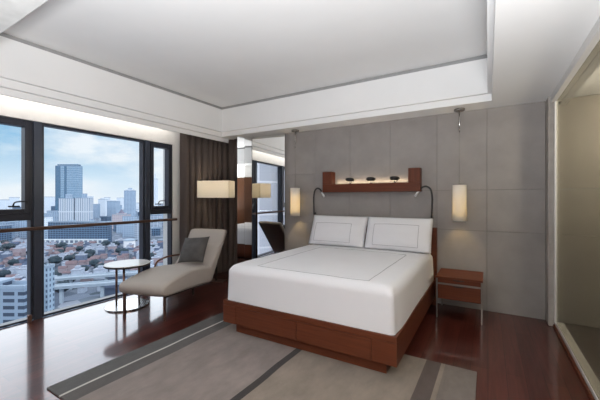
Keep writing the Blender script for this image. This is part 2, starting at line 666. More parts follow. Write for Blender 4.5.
# ------------------------------------------------------------------ curtain
bm = bmesh.new()
nz = 6
path = []
ya, yb_, xa, xb_, rc_ = 3.50, 4.49, -4.315, -3.68, 0.10        # along the window wall, then round the corner along the rear wall
n1 = 300
for i in range(n1 + 1):
    path.append(((xa, ya + (yb_ - rc_ - ya) * i / n1), (1, 0)))
for i in range(1, 40):
    a = pi / 2 * i / 40
    path.append(((xa + rc_ - rc_ * cos(a), yb_ - rc_ + rc_ * sin(a)), (cos(a), -sin(a))))
for i in range(0, 181):
    path.append(((xa + rc_ + (xb_ - xa - rc_) * i / 180, yb_), (0, -1)))
vs = []
dist = 0.0
pq = path[0][0]
for (q, nn) in path:
    dist += math.hypot(q[0] - pq[0], q[1] - pq[1])
    pq = q
    row = []
    for j in range(nz + 1):
        z = 0.012 + (2.49 - 0.012) * j / nz
        ph = dist / 0.128 * 2 * pi + 0.8 * sin(dist * 9.0) + 0.10 * sin(j * 1.3 + dist * 9)
        amp = (0.150 * abs(sin(ph / 2)) ** 0.75 - 0.090) * (1 - 0.012 * j)
        tg = (-nn[1], nn[0])
        sh_ = -0.016 * sin(ph)
        row.append(bm.verts.new((q[0] + nn[0] * amp + tg[0] * sh_, q[1] + nn[1] * amp + tg[1] * sh_, z)))
    vs.append(row)
for i in range(len(vs) - 1):
    for j in range(nz):
        bm.faces.new((vs[i][j], vs[i + 1][j], vs[i + 1][j + 1], vs[i][j + 1]))
bmesh.ops.solidify(bm, geom=bm.faces[:], thickness=0.003)
cu = obj('curtain', bm, M_curtain, None, True)
tag(cu, 'dark brown pleated floor-length curtain drawn to the right of the windows', 'curtain')

# ------------------------------------------------------------------ mirrors
MA = radians(3.6)                                  # the wide mirror stands slightly open
Mm = Matrix.Translation((-2.965, 4.492, 0)) @ Matrix.Rotation(MA, 4, 'Z')
mr = obj('wall_mirror', box(-0.672, 0.0, 0.0, 0.014, 0.01, 2.495, M=Mm), M_mirror)
tag(mr, 'tall wall mirror beside the grey headboard wall, reflecting the window and chaise', 'mirror')
A, B = Vector((-3.812, 4.255, 0)), Vector((-3.640, 4.446, 0))
fold = thing('folding_mirror', 'narrow floor-to-ceiling mirror in two leaves between the curtain and the wide mirror', 'mirror', (A + B) / 2)
C_ = (A + B) / 2
d = (B - A).normalized()
nrm = Vector((d.y, -d.x, 0))
for k, (p, q, tw) in enumerate(((A, C_, 0.0), (C_, B, 0.035))):
    dd = (q - p)
    ang = math.atan2(dd.y, dd.x) + tw
    Mx = Matrix.Translation(p) @ Matrix.Rotation(ang, 4, 'Z')
    obj('mirror_leaf', box(0.001, dd.length - 0.001, 0.0, 0.012, 0.01, 2.495, M=Mx), M_mirror, fold)

# ================================================================== BED
bed = thing('bed', 'wide cherry-wood platform bed with two drawers at its foot, in the middle of the room', 'bed', (-1.475, 3.45, 0))
BX0, BX1, BY0 = -2.36, -0.59, 2.42
M_gap = plain('dark_gap', (0.03, 0.012, 0.008), 0.8)
obj('platform', box(BX0 + 0.022, BX1 - 0.022, BY0 + 0.022, 4.41, 0.118, 0.30), M_gap, bed)
obj('plinth', box(-2.24, -0.685, 2.485, 4.40, 0.012, 0.114), M_cherry, bed)
obj('slat_deck', box(BX0 + 0.03, BX1 - 0.03, BY0 + 0.03, 4.41, 0.301, 0.325), M_gap, bed)
fb = obj('foot_board', box(BX0, BX1, BY0, BY0 + 0.021, 0.290, 0.340, 0.002, 1), M_cherry, bed)
obj('foot_stile', box(BX0, -2.195, BY0, BY0 + 0.021, 0.115, 0.2895), M_cherry, bed)
obj('foot_stile', box(-0.785, BX1, BY0, BY0 + 0.021, 0.115, 0.2895), M_cherry, bed)
obj('side_board', box(BX0, BX0 + 0.021, BY0 + 0.0215, 4.41, 0.115, 0.340), wood('cherry_veneer_y', (0.112, 0.031, 0.0140), 0.42, vary=0.22, axis='y', dark=0.72), bed)
obj('side_board', box(BX1 - 0.021, BX1, BY0 + 0.0215, 4.41, 0.115, 0.340), MATS['cherry_veneer_y'], bed)
for x0, x1 in ((-2.191, -1.479), (-1.474, -0.789)):
    obj('drawer', box(x0, x1, BY0 + 0.0012, BY0 + 0.0215, 0.116, 0.2855, 0.001, 1), M_cherry, bed)
obj('headboard', box(-2.38, -0.572, 4.43, 4.50, 0.0, 1.005, 0.004, 1), M_cherry, bed)
obj('mattress', box(-2.27, -0.66, 2.50, 4.40, 0.327, 0.62, 0.06, 4), M_linen, bed)

# duvet: soft rounded cover draped to the platform
bm = bmesh.new()
DX0, DX1, DY0, DY1, DZ0, DZ1 = -2.345, -0.600, 2.432, 4.415, 0.342, 0.705
NX, NY = 54, 60
RR = 0.085


def duvet_shell(off):
    """closed-top sheet profile: returns grid of points over top and down the sides"""
    grid = []
    tx = []
    # parameter along x: side wall, corner, top, corner, wall
    def prof(a0, a1, n, r, flare, endwall=True):
        pts = []
        h = DZ1 - DZ0
        for i in range(8):                       # up wall
            f = i / 7
            pts.append((a0 - flare * (1 - f) ** 2, DZ0 + (h - r) * f))
        for i in range(1, 7):
            an = pi / 2 * i / 7
            pts.append((a0 + r - r * cos(an), DZ1 - r + r * sin(an)))
        for i in range(n + 1):
            pts.append((a0 + r + (a1 - a0 - 2 * r) * i / n, DZ1))
        for i in range(1, 7):
            an = pi / 2 * (1 - i / 7)
            pts.append((a1 - r + r * cos(an), DZ1 - r + r * sin(an)))
        for i in range(8):
            f = 1 - i / 7
            pts.append((a1 + flare * (1 - f) ** 2, DZ0 + (h - r) * f))
        return pts
    return prof


def rr_outline(z, x0, x1, y0, y1, rc, n=7, m=30):
    """rounded rectangle outline points at a level"""
    pts = []
    for (cx, cy, a0) in ((x1 - rc, y0 + rc, -pi / 2), (x1 - rc, y1 - rc, 0), (x0 + rc, y1 - rc, pi / 2), (x0 + rc, y0 + rc, pi)):
        for i in range(n + 1):
            a = a0 + pi / 2 * i / n
            pts.append((cx + rc * cos(a), cy + rc * sin(a)))
    # subdivide the straights
    out = []
    k = len(pts)
    for i in range(k):
        p, q = pts[i], pts[(i + 1) % k]
        L = math.hypot(q[0] - p[0], q[1] - p[1])
        s = max(1, int(L / 0.06))
        for j in range(s):
            out.append((p[0] + (q[0] - p[0]) * j / s, p[1] + (q[1] - p[1]) * j / s))
    return [(x, y, z) for x, y in out]


def duvet_rings(inset):
    """levels from the hem to the flat of the top; the last ring is capped with a grid-like fan"""
    levels = []
    for i in range(9):
        f = i / 8
        z = DZ0 + (DZ1 - RR - DZ0) * f
        ins = 0.010 * f + inset
        levels.append((ins, z))
    for i in range(1, 9):
        a = pi / 2 * i / 8
        levels.append((0.010 + inset + RR * (1 - cos(a)), DZ1 - RR + RR * sin(a) - inset * sin(a)))
    return levels


rings = []
base = rr_outline(0, DX0, DX1, DY0, DY1, 0.055)
nb = len(base)
cxm, cym = (DX0 + DX1) / 2, (DY0 + DY1) / 2
lv = duvet_rings(0.0)
for k in range(1, 13):                            # shrink the top towards the centre
    f = k / 12
    lv.append((0.010 + RR + (0.86 - RR) * f, DZ1 + 0.012 * sin(f * pi / 2)))
for ins, z in lv:
    row = []
    for (x, y, _) in rr_outline(0, DX0, DX1, DY0, DY1, 0.055):
        # inset in rectangle fashion, clamped at the middle line in x
        hx = (DX1 - DX0) / 2
        hy = (DY1 - DY0) / 2
        ux, uy = (x - cxm) / hx, (y - cym) / hy
        nx = cxm + ux * max(hx - ins, 0.002)
        nyy = cym + uy * max(hy - ins, 0.002)
        side = 1.0 if z < DZ1 - 0.1 else 0.35
        nv = noise.noise(Vector((nx * 2.2, nyy * 2.2, z * 1.5)))
        nx += ux * 0.006 * nv * side
        nyy += uy * 0.006 * nv * side
        zz = z
        if z > DZ1 - 0.04:
            zz += 0.006 * noise.noise(Vector((nx * 3.1, nyy * 3.1, 4)))
        # soft box-pleat at the two foot corners
        if z < DZ1 - 0.03:
            for cx in (DX0, DX1):
                dcor = math.hypot(nx - cx, nyy - (DY0 + 0.075))
                if dcor < 0.06:
                    sgn = 1 if cx > cxm else -1
                    nx -= sgn * 0.016 * (1 - dcor / 0.06)
        row.append(bm.verts.new((nx, nyy, zz)))
    rings.append(row)
for a, b in zip(rings[:-1], rings[1:]):
    n = len(a)
    for k in range(n):
        bm.faces.new((a[k], a[(k + 1) % n], b[(k + 1) % n], b[k]))
bm.faces.new(rings[-1])
dv = obj('duvet', bm, M_linen, None, True)
tag(dv, 'smooth white duvet tucked over the bed with a thin grey border line', 'duvet')
bm = bmesh.new()
c_ = [(-2.0, 2.535), (-0.845, 2.535), (-0.845, 3.93), (-2.0, 3.93)]
for i in range(4):
    p, q = c_[i], c_[(i + 1) % 4]
    pts = []
    for k in range(25):
        f = k / 24
        x, y = p[0] + (q[0] - p[0]) * f, p[1] + (q[1] - p[1]) * f
        hx, hy = (DX1 - DX0) / 2, (DY1 - DY0) / 2
        ins = min(hx - abs(x - cxm), hy - abs(y - cym))
        pts.append((x, y, DZ1 + 0.012 * sin(min(1, max(0, (ins - RR - .01) / (0.86 - RR))) * pi / 2) + 0.006 * noise.noise(Vector((x * 3.1, y * 3.1, 4))) + 0.0005))
    add_tube(bm, pts, 0.0028, 6)
obj('embroidered_border', bm, M_stitch, dv)


# pillows
def pillow(name, w, h, t, mat, sub=26, flange=0.0, pinch=0.06):
    """cushion in local xz plane, thickness along y, centre origin"""
    bm = bmesh.new()
    G = {}
    for s in (-1, 1):
        for i in range(sub + 1):
            for j in range(sub + 1):
                u, v = -1 + 2 * i / sub, -1 + 2 * j / sub
                if s == 1 and (i in (0, sub) or j in (0, sub)):
                    G[(s, i, j)] = G[(-1, i, j)]
                    continue
                k = max(0.0, (1 - abs(u) ** 2.4) * (1 - abs(v) ** 2.4)) ** 0.55
                pu = 1 - pinch * (1 - v * v) if False else 1.0
                x = u * w / 2 * (1 - pinch * (1 - abs(v) ** 1.5) * (abs(u) ** 2) * 0 - pinch * (1 - v * v) * abs(u) ** 3)
                z = v * h / 2 * (1 - pinch * (1 - u * u) * abs(v) ** 3)
                y = s * t / 2 * k + 0.012 * noise.noise(Vector((u * 2.3, v * 2.3, s * 3 + w))) * k
                G[(s, i, j)] = bm.verts.new((x, y, z))
    for s in (-1, 1):
        for i in range(sub):
            for j in range(sub):
                f = [G[(s, i, j)], G[(s, i + 1, j)], G[(s, i + 1, j + 1)], G[(s, i, j + 1)]]
                bm.faces.new(f if s == 1 else f[::-1])
    return bm


def pillow_y(u, v, w, t):
    k = max(0.0, (1 - abs(u) ** 2.4) * (1 - abs(v) ** 2.4)) ** 0.55
    return -t / 2 * k + 0.012 * noise.noise(Vector((u * 2.3, v * 2.3, -3 + w))) * k


for (cx, lab, rz, w) in ((-1.875, 'white bed pillow with a grey outlined centre, on the window side', 0.0, 0.858), (-1.020, 'white bed pillow with a grey outlined centre, on the nightstand side', 0.0, 0.848)):
    h, t = 0.455, 0.17
    pm = obj('pillow', pillow('pillow', w, h, t, M_linen, pinch=0.012), M_linen, None, True)
    pm.location = (cx, 4.222, 0.924)
    pm.rotation_euler = (radians(-24), 0, rz)
    tag(pm, lab, 'pillow', 'pillows leaning on the headboard')
    bm = bmesh.new()
    if cx < -1.4:
        cs = [(-0.78, -0.80), (0.54, -0.80), (0.54, 0.38), (-0.78, 0.38)]
    else:
        cs = [(-0.72, -0.80), (0.64, -0.80), (0.64, 0.46), (-0.72, 0.46)]
    for i in range(4):
        p, q = cs[i], cs[(i + 1) % 4]
        pts = []
        for k in range(21):
            f = k / 20
            u, v = p[0] + (q[0] - p[0]) * f, p[1] + (q[1] - p[1]) * f
            x = u * w / 2 * (1 - 0.012 * (1 - v * v) * abs(u) ** 3)
            z = v * h / 2 * (1 - 0.012 * (1 - u * u) * abs(v) ** 3)
            pts.append((x, pillow_y(u, v, w, t) - 0.0012, z))
        add_tube(bm, pts, 0.0026, 6)
    obj('stitched_outline', bm, M_stitch, pm, local=True)

# ------------------------------------------------------------------ rug
RX0, RX1, RY0, RY1 = -2.765, -0.075, 1.043, 2.884
bm = bmesh.new()
add_box(bm, 0, RX1 - RX0, 0, RY1 - RY0, 0.0, 0.011, 0.004, 2)
rug = obj('area_rug', bm, rug_mat())
rug.location = (RX0, RY0, 0)
tag(rug, 'taupe and beige wool rug with dark stripes lying under the foot of the bed', 'rug')

# ------------------------------------------------------------------ nightstand
ns = thing('nightstand', 'cherry-wood nightstand with two drawers on slim metal legs, right of the bed', 'nightstand', (-0.287, 4.25, 0))
NX0, NX1, NY0, NY1 = -0.523, -0.052, 4.0, 4.50
obj('top', box(NX0 - 0.004, NX1 + 0.004, NY0 - 0.004, NY1, 0.462, 0.484, 0.003, 1), M_cherry, ns)
obj('carcass', box(NX0 + 0.016, NX1 - 0.016, NY0 + 0.02, NY1 - 0.002, 0.226, 0.461), M_cherry, ns)
bm = bmesh.new()
add_box(bm, NX0 + 0.016, NX1 - 0.016, NY0 - 0.003, NY0 + 0.015, 0.393, 0.410)
for x0, x1 in ((NX0, NX0 + 0.015), (NX1 - 0.015, NX1)):
    add_box(bm, x0, x1, NY0 + 0.016, NY1 - 0.016, 0.393, 0.410)
obj('metal_band', bm, M_nickel, ns)
for x in (NX0, NX1 - 0.015):
    for y in (NY0, NY1 - 0.016):
        obj('leg', box(x, x + 0.015, y, y + 0.015, 0.0, 0.461, 0.002, 1), M_nickel, ns)


def slot_drawer(z0, z1):
    d = obj('drawer', box(NX0 + 0.018, NX1 - 0.018, NY0 + 0.001, NY0 + 0.019, z0, z1, 0.002, 1), M_cherry, ns)
    bm = bmesh.new()
    pts = []
    n = 12
    w, hh = 0.062, 0.013
    top = z1 - 0.004
    outl = [(-w, top), (w, top)] + [(w * cos(pi * k / n), top - hh * sin(pi * k / n)) for k in range(1, n)]
    f0 = [bm.verts.new((-0.287 + x, NY0 - 0.0015, z)) for x, z in outl]
    f1 = [bm.verts.new((-0.287 + x, NY0 + 0.002, z)) for x, z in outl]
    bm.faces.new(f0)
    bm.faces.new(f1[::-1])
    for i in range(len(outl)):
        j = (i + 1) % len(outl)
        bm.faces.new((f0[i], f0[j], f1[j], f1[i]))
    obj('finger_pull', bm, M_black, d)


slot_drawer(0.412, 0.461)
slot_drawer(0.228, 0.391)

# ------------------------------------------------------------------ wall shelf
sh = thing('wall_shelf', 'cherry-wood wall shelf with raised square ends above the bed', 'shelf', (-1.49, 4.47, 1.48))
SX0, SX1, SY0, SY1 = -2.205, -0.772, 4.40, 4.538
obj('shelf_beam', box(SX0, SX1, SY0, SY1, 1.482, 1.605, 0.003, 1), M_cherry, sh)
obj('upright', box(SX0, SX0 + 0.155, SY0, SY1, 1.606, 1.795, 0.003, 1), M_cherry_z, sh)
obj('upright', box(SX1 - 0.150, SX1, SY0, SY1, 1.606, 1.795, 0.003, 1), M_cherry_z, sh)
obj('light_strip', box(-2.03, -0.94, 4.505, 4.530, 1.6055, 1.612), emit('warm_strip', (1.0, 0.80, 0.54), 0.9), sh)
area('shelf_strip_light', (-1.485, 4.515, 1.616), (pi, 0, 0), 1.08, 0.02, 1.1, (1.0, 0.78, 0.50))
for k, (x, lab) in enumerate(((-1.775, 'small black spot lamp on the wall shelf, nearest its window-side end'), (-1.455, 'small black spot lamp standing at the middle of the wall shelf'), (-1.115, 'small black spot lamp on the wall shelf, nearest its nightstand-side end'))):
    sl = thing('spot_lamp', lab, 'lamp', (x, 4.455, 1.606), group='spot lamps on the wall shelf')
    obj('lamp_base', lathe([(0.0, 1.607), (0.020, 1.607), (0.020, 1.613), (0.006, 1.615), (0.0, 1.615)], x, 4.455, 20), M_chrome, sl, True)
    obj('stem', tube([(x, 4.455, 1.614), (x, 4.455, 1.636), (x + 0.004, 4.455, 1.648)], 0.006, 8), M_chrome, sl, True)
    hd = lathe([(0, -0.020), (0.040, -0.022), (0.064, -0.008), (0.070, 0.008), (0.064, 0.020), (0.044, 0.026), (0, 0.026)], 0, 0, 24)
    hd.transform(Matrix.Translation((x, 4.455, 1.660)) @ Matrix.Rotation(radians(-14), 4, 'X'))
    obj('lamp_head', hd, M_black, sl, True)
    arm_ = tube(curve_pts([(x + 0.036, 4.45, 1.658), (x + 0.042, 4.448, 1.640), (x + 0.022, 4.45, 1.622), (x + 0.006, 4.455, 1.618)], 9), 0.005, 8)
    obj('yoke', arm_, M_chrome, sl, True)

# ------------------------------------------------------------------ reading lamps
for (xb, sgn, lab) in ((-2.40, 1, 'black gooseneck reading lamp on the wall beside the window-side pillow'), (-0.640, -1, 'black gooseneck reading lamp on the wall beside the nightstand-side pillow')):
    rd = thing('reading_lamp', lab, 'lamp', (xb, 4.535, 1.16), group='reading lamps over the bed')
    yb = 4.487
    obj('wall_bracket', box(xb - 0.012, xb + 0.012, yb - 0.006, 4.544, 1.135, 1.165, 0.003, 1), M_black, rd)
    pts = curve_pts([(xb, yb, 1.13), (xb - 0.004 * sgn, yb, 1.26), (xb - 0.006 * sgn, yb, 1.40), (xb + 0.012 * sgn, yb, 1.505), (xb + 0.062 * sgn, yb - 0.01, 1.548),
                     (xb + 0.115 * sgn, yb - 0.02, 1.535), (xb + 0.155 * sgn, yb - 0.03, 1.490)], 30)
    obj('gooseneck', tube(pts, 0.0115, 10), M_black, rd, True)
    e0, e1 = Vector(pts[-1]), Vector((xb + 0.205 * sgn, yb - 0.045, 1.415))
    obj('lamp_head', tube([e0, e0 + (e1 - e0) * 0.15, e1], [0.011, 0.0155, 0.0155], 14), plain('pale_aluminium', (0.75, 0.75, 0.76), 0.35, metal=0.5), rd, True)


# ------------------------------------------------------------------ pendants
def pendant(x, y, z0, z1, lab):
    p = thing('pendant_lamp', lab, 'pendant lamp', (x, y, ZS), group='pendant lamps beside the bed')
    obj('canopy', lathe([(0, ZS - 0.030), (0.045, ZS - 0.030), (0.060, ZS - 0.024), (0.062, ZS - 0.001), (0, ZS - 0.001)], x, y, 28), M_nickel, p, True)
    obj('cord', tube([(x, y, ZS - 0.029), (x, y, z1 - 0.03)], 0.0028, 6), M_nickel, p, True)
    obj('cord_sleeve', tube([(x, y, ZS - 0.29), (x, y, ZS - 0.0295)], 0.0065, 8), M_chrome, p, True)
    r = 0.078
    obj('lamp_shade', lathe([(r, z0), (r, z1 - 0.004), (r - 0.002, z1), (r - 0.004, z1 - 0.004), (r - 0.004, z0)], x, y, 40, closed=True), M_paper, p, True)
    bm = bmesh.new()
    for k in range(3):
        a = k * 2 * pi / 3
        add_tube(bm, [(x, y, z1 - 0.03), (x + (r - 0.004) * cos(a), y + (r - 0.004) * sin(a), z1 - 0.03)], 0.002, 6)
    add_tube(bm, [(x, y, z1 - 0.03), (x, y, z0 + 0.19)], 0.010, 8)
    obj('lamp_holder', bm, M_nickel, p, True)
    point('pendant_bulb', (x, y, z0 + 0.13), PEND_W, (1.0, 0.70, 0.26), 0.022)


PEND_W = 5.5
pendant(-0.305, 4.40, 1.108, 1.555, 'white cylinder pendant lamp hanging over the nightstand')
pendant(-2.700, 4.40, 1.103, 1.559, 'white cylinder pendant lamp hanging beside the tall mirror')

# ------------------------------------------------------------------ floor lamp
LX, LY, LR = -3.908, 3.845, 0.371
fl = thing('floor_lamp', 'slim floor lamp with a wide cream box shade standing behind the chaise', 'floor lamp', (LX, LY, 0), LR)


def lbox(*a, **k):
    return box(*a, **k)


obj('base', lbox(-0.15, 0.15, -0.11, 0.11, 0.0, 0.018, 0.004, 2), M_bronze, fl, local=True)
obj('pole', lbox(-0.013, 0.013, -0.013, 0.013, 0.018, 1.56, 0.002, 1), plain('dark_bronze', (0.035, 0.024, 0.020), 0.4, metal=0.4), fl, local=True)
bm = bmesh.new()
hw, hd_, z0, z1 = 0.275, 0.133, 1.400, 1.680
o_ = [(-hw, -hd_), (hw, -hd_), (hw, hd_), (-hw, hd_)]
i_ = [(-hw + .003, -hd_ + .003), (hw - .003, -hd_ + .003), (hw - .003, hd_ - .003), (-hw + .003, hd_ - .003)]
VO = [[bm.verts.new((x, y, z)) for x, y in o_] for z in (z0, z1)]
VI = [[bm.verts.new((x, y, z)) for x, y in i_] for z in (z0, z1)]
for k in range(4):
    j = (k + 1) % 4
    bm.faces.new((VO[0][k], VO[0][j], VO[1][j], VO[1][k]))
    bm.faces.new((VI[0][j], VI[0][k], VI[1][k], VI[1][j]))
    bm.faces.new((VO[1][k], VO[1][j], VI[1][j], VI[1][k]))
    bm.faces.new((VO[0][j], VO[0][k], VI[0][k], VI[0][j]))
obj('lamp_shade', bm, M_shade, fl, local=True)
bm = bmesh.new()
for x in (-hw + .004, hw - .004):
    add_tube(bm, [(0, 0, 1.56), (x, 0, 1.56)], 0.003, 6)
obj('shade_carrier', bm, M_nickel, fl, local=True)
LM = Matrix.Translation((LX, LY, 0)) @ Matrix.Rotation(LR, 4, 'Z')
LAMP_W = 1.7
for x in (-0.12, 0.12):
    point('floor_lamp_bulb', LM @ Vector((x, 0, 1.59)), LAMP_W, (1.0, 0.86, 0.66), 0.03)

# ------------------------------------------------------------------ side table
TX, TY = -4.010, 2.390
tb = thing('side_table', 'round side table with a pale top and steel base beside the window', 'side table', (TX, TY, 0))
obj('base_plate', lathe([(0, 0), (0.250, 0), (0.254, 0.004), (0.254, 0.016), (0.248, 0.020), (0, 0.020)], TX, TY, 56), M_chrome, tb, False)
TZ = 0.548
obj('tabletop', lathe([(0, TZ - 0.006), (0.258, TZ - 0.006), (0.266, TZ), (0.262, TZ + 0.005), (0, TZ + 0.005)], TX, TY, 56), M_tabletop, tb, False)
obj('top_rim', lathe([(0, TZ - 0.024), (0.262, TZ - 0.024), (0.269, TZ - 0.018), (0.269, TZ - 0.007), (0, TZ - 0.0065)], TX, TY, 56), plain('dark_rim', (0.05, 0.035, 0.03), 0.35, metal=0.4), tb, False)
for a in (200, 20 + 75, 315):
    a = radians(a)
    px, py = TX + 0.165 * cos(a), TY + 0.165 * sin(a)
    obj('leg', tube([(px, py, 0.020), (px, py, TZ - 0.024)], 0.0135, 14), M_bronze, tb, True)

# ------------------------------------------------------------------ chaise
PHI = radians(15)
W = 0.62
CR = Vector((-3.12, 2.32, 0))                     # right front corner
CO = CR - Vector((cos(PHI), sin(PHI), 0)) * W      # left front corner = local origin
ch = thing('chaise_lounge', 'beige upholstered chaise longue with reclined back beside the window', 'chaise longue', CO, PHI)


def soft_prism(prof, x0, x1, rnd=0.03, nseg=5, steps=14):
    """extrude a closed profile [(s, z)] along x with rounded side edges: local coords"""
    bm = bmesh.new()
    P = [Vector((s, z)) for s, z in prof]
    n = len(P)
    # inward normals
    nr = []
    for i in range(n):
        a, b = P[i - 1], P[(i + 1) % n]
        d = (b - a).normalized()
        nr.append(Vector((-d.y, d.x)))
    areaS = sum(P[i].x * P[(i + 1) % n].y - P[(i + 1) % n].x * P[i].y for i in range(n))
    sgn = 1 if areaS > 0 else -1
    lev = []
    for i in range(nseg + 1):
        a = pi / 2 * i / nseg
        lev.append((x0 + rnd * (1 - sin(a)) if False else x0 + rnd * (1 - cos(pi / 2 - a)) if False else x0 + rnd - rnd * cos(a), rnd * (1 - sin(a))))
    for i in range(1, steps):
        lev.append((x0 + rnd + (x1 - x0 - 2 * rnd) * i / steps, 0.0))
    for i in range(nseg + 1):
        a = pi / 2 * (1 - i / nseg)
        lev.append((x1 - rnd + rnd * cos(a), rnd * (1 - sin(a))))
    rows = []
    for x, ins in lev:
        u = (x - x0) / (x1 - x0)
        crown = 0.012 * (1 - (2 * u - 1) ** 4)
        rows.append([bm.verts.new((x, (P[i] + nr[i] * sgn * (ins - crown)).x, (P[i] + nr[i] * sgn * (ins - crown)).y)) for i in range(n)])
    for a, b in zip(rows[:-1], rows[1:]):
        for i in range(n):
            j = (i + 1) % n
            bm.faces.new((a[i], a[j], b[j], b[i]))
    bm.faces.new(rows[0])
    bm.faces.new(rows[-1])
    return bm


def smooth_closed(ctrl, per=5):
    P = [Vector((a, b, 0)) for a, b in ctrl]
    n = len(P)
    out = []
    for s in range(n):
        a, b, c, d = P[s - 1], P[s], P[(s + 1) % n], P[(s + 2) % n]
        for i in range(per):
            t = i / per
            v = 0.5 * ((2 * b) + (-a + c) * t + (2 * a - 5 * b + 4 * c - d) * t * t + (-a + 3 * b - 3 * c + d) * t ** 3)
            out.append((v.x, v.y))
    return out


seat_prof = smooth_closed([(-0.03, 0.285), (0.15, 0.268), (0.45, 0.250), (0.75, 0.225), (0.93, 0.21), (0.985, 0.26), (0.985, 0.36), (0.93, 0.425), (0.85, 0.435), (0.65, 0.462), (0.45, 0.472),
                           (0.22, 0.452), (0.03, 0.420), (-0.055, 0.395), (-0.078, 0.345)], 4)
obj('seat', soft_prism(seat_prof, 0, W, 0.03), M_chaise, ch, True, local=True)
back_prof = smooth_closed([(0.935, 0.215), (1.03, 0.34), (1.16, 0.53), (1.28, 0.70), (1.385, 0.850), (1.39, 0.885), (1.355, 0.900), (1.315, 0.880), (1.265, 0.808), (1.195, 0.708), (1.158, 0.688), (1.10, 0.61), (1.00, 0.50), (0.93, 0.43), (0.88, 0.30)], 4)
obj('backrest', soft_prism(back_prof, 0.0, W, 0.028), M_chaise, ch, True, local=True)
bm = bmesh.new()
for x in (0.012, W - 0.030):
    add_tube(bm, [(x + .009, -0.02, 0.273), (x + .009, 0.15, 0.258), (x + .009, 0.45, 0.240), (x + .009, 0.75, 0.214), (x + .009, 0.92, 0.198)], 0.009, 6)
obj('base_rail', bm, plain('dark_bronze', (0.035, 0.024, 0.020)), ch, local=True)
for x, s, zt in ((0.02, -0.02, 0.283), (W - 0.045, -0.02, 0.283), (0.06, 0.93, 0.215), (0.30, 0.93, 0.215)):
    obj('leg', box(x, x + 0.025, s, s + 0.025, 0.0, zt, 0.002, 1), M_bronze if s < 0.5 else MATS['dark_bronze'], ch, local=True)
arm = tube(curve_pts([(-0.022, 0.56, 0.36), (-0.022, 0.56, 0.46), (-0.022, 0.60, 0.520), (-0.022, 0.70, 0.545), (-0.022, 0.86, 0.555), (-0.022, 1.05, 0.54), (-0.012, 1.13, 0.53)], 40), 0.013, 10)
obj('armrest', arm, wood('arm_wood', (0.14, 0.065, 0.04), 0.35, axis='y'), ch, True, local=True)
bm = tube([(0.008, 1.178, 0.694), (0.15, 1.163, 0.701), (0.45, 1.163, 0.701), (W - 0.008, 1.178, 0.694)], 0.004, 6)
obj('seam', bm, plain('seam_thread', (0.20, 0.18, 0.16), 0.8), ch, local=True)

# grey cushion leaning against the chaise back
cs = obj('throw_cushion', pillow('c', 0.40, 0.40, 0.15, M_cushion, 22, pinch=0.07), M_cushion, None, True)
Mloc = Matrix.Translation(CO) @ Matrix.Rotation(PHI, 4, 'Z') @ Matrix.Translation((0.355, 0.895, 0.660)) @ Matrix.Rotation(radians(-34), 4, 'X') @ Matrix.Rotation(radians(-5), 4, 'Y')
cs.matrix_basis = Mloc
tag(cs, 'dark grey square velvet cushion leaning on the chaise back', 'cushion')

# ================================================================== THE CITY OUTSIDE
GZ = -75.0
HG = EYE - GZ


def at(px, f, z=GZ):
    """a spot f metres out from the hotel along the window view, sideways by px/FPX of that distance"""
    p = RGT * ((px - 300) / FPX * f) + FWD * f
    return Vector((p.x, p.y, z))


m, t, out = nt('city_ground_cover')
p = N(t, 'ShaderNodeBsdfPrincipled', Roughness=0.9)
tc = N(t, 'ShaderNodeTexCoord')
vo = N(t, 'ShaderNodeTexVoronoi', Scale=0.07)
t.links.new(tc.outputs['Object'], vo.inputs['Vector'])
r = ramp(t, [(0.0, (0.025, 0.045, 0.08)), (0.35, (0.06, 0.09, 0.14)), (0.6, (0.16, 0.20, 0.27)), (0.8, (0.035, 0.06, 0.085)), (1.0, (0.26, 0.29, 0.36))])
t.links.new(vo.outputs['Color'], r.inputs['Fac'])
t.links.new(r.outputs[0], p.inputs['Base Color'])
t.links.new(p.outputs[0], out.inputs[0])
bm = box(-4500, 1500, -3000, 4500, GZ - 1, GZ)
struct('ground_city', bm, m)


def facing(p):
    return math.atan2(p.y, p.x) + pi / 2       # local -y looks back at the hotel


def building(name, px0, px1, f, ytop, mat, label, cat='building', group=None, depth=None, turn=0.0, roof=None, parts=(), base_z=GZ):
    """block px0..px1 wide at distance f; its height from where its top shows. parts: (name, fx0, fx1, dz0, dz1, inset, mat)"""
    w = (px1 - px0) / FPX * f
    d_ = depth or w * 0.6
    c = at((px0 + px1) / 2, f) + FWD * (d_ / 2)
    h = EYE + (198.6 - ytop) / FPX * f - GZ
    b = thing(name, label, cat, c, YAW + turn, group)
    obj('tower_body', box(-w / 2, w / 2, -d_ / 2, d_ / 2, 0, h), mat, b, local=True)
    rf = roof or M_roof
    bm = bmesh.new()
    add_box(bm, -w / 2 - .3, w / 2 + .3, -d_ / 2 - .3, -d_ / 2 + .6, h, h + 1.6)
    add_box(bm, -w / 2 - .3, w / 2 + .3, d_ / 2 - .6, d_ / 2 + .3, h, h + 1.6)
    add_box(bm, -w / 2 - .3, -w / 2 + .6, -d_ / 2 + .6, d_ / 2 - .6, h, h + 1.6)
    add_box(bm, w / 2 - .6, w / 2 + .3, -d_ / 2 + .6, d_ / 2 - .6, h, h + 1.6)
    obj('parapet', bm, rf, b, local=True)
    for (nm, fx0, fx1, dz0, dz1, ins, mm) in parts:
        obj(nm, box(-w / 2 + fx0 * w, -w / 2 + fx1 * w, -d_ / 2 + ins, d_ / 2 - ins, h + dz0, h + dz1), mm or mat, b, local=True)
    return b, w, d_, h


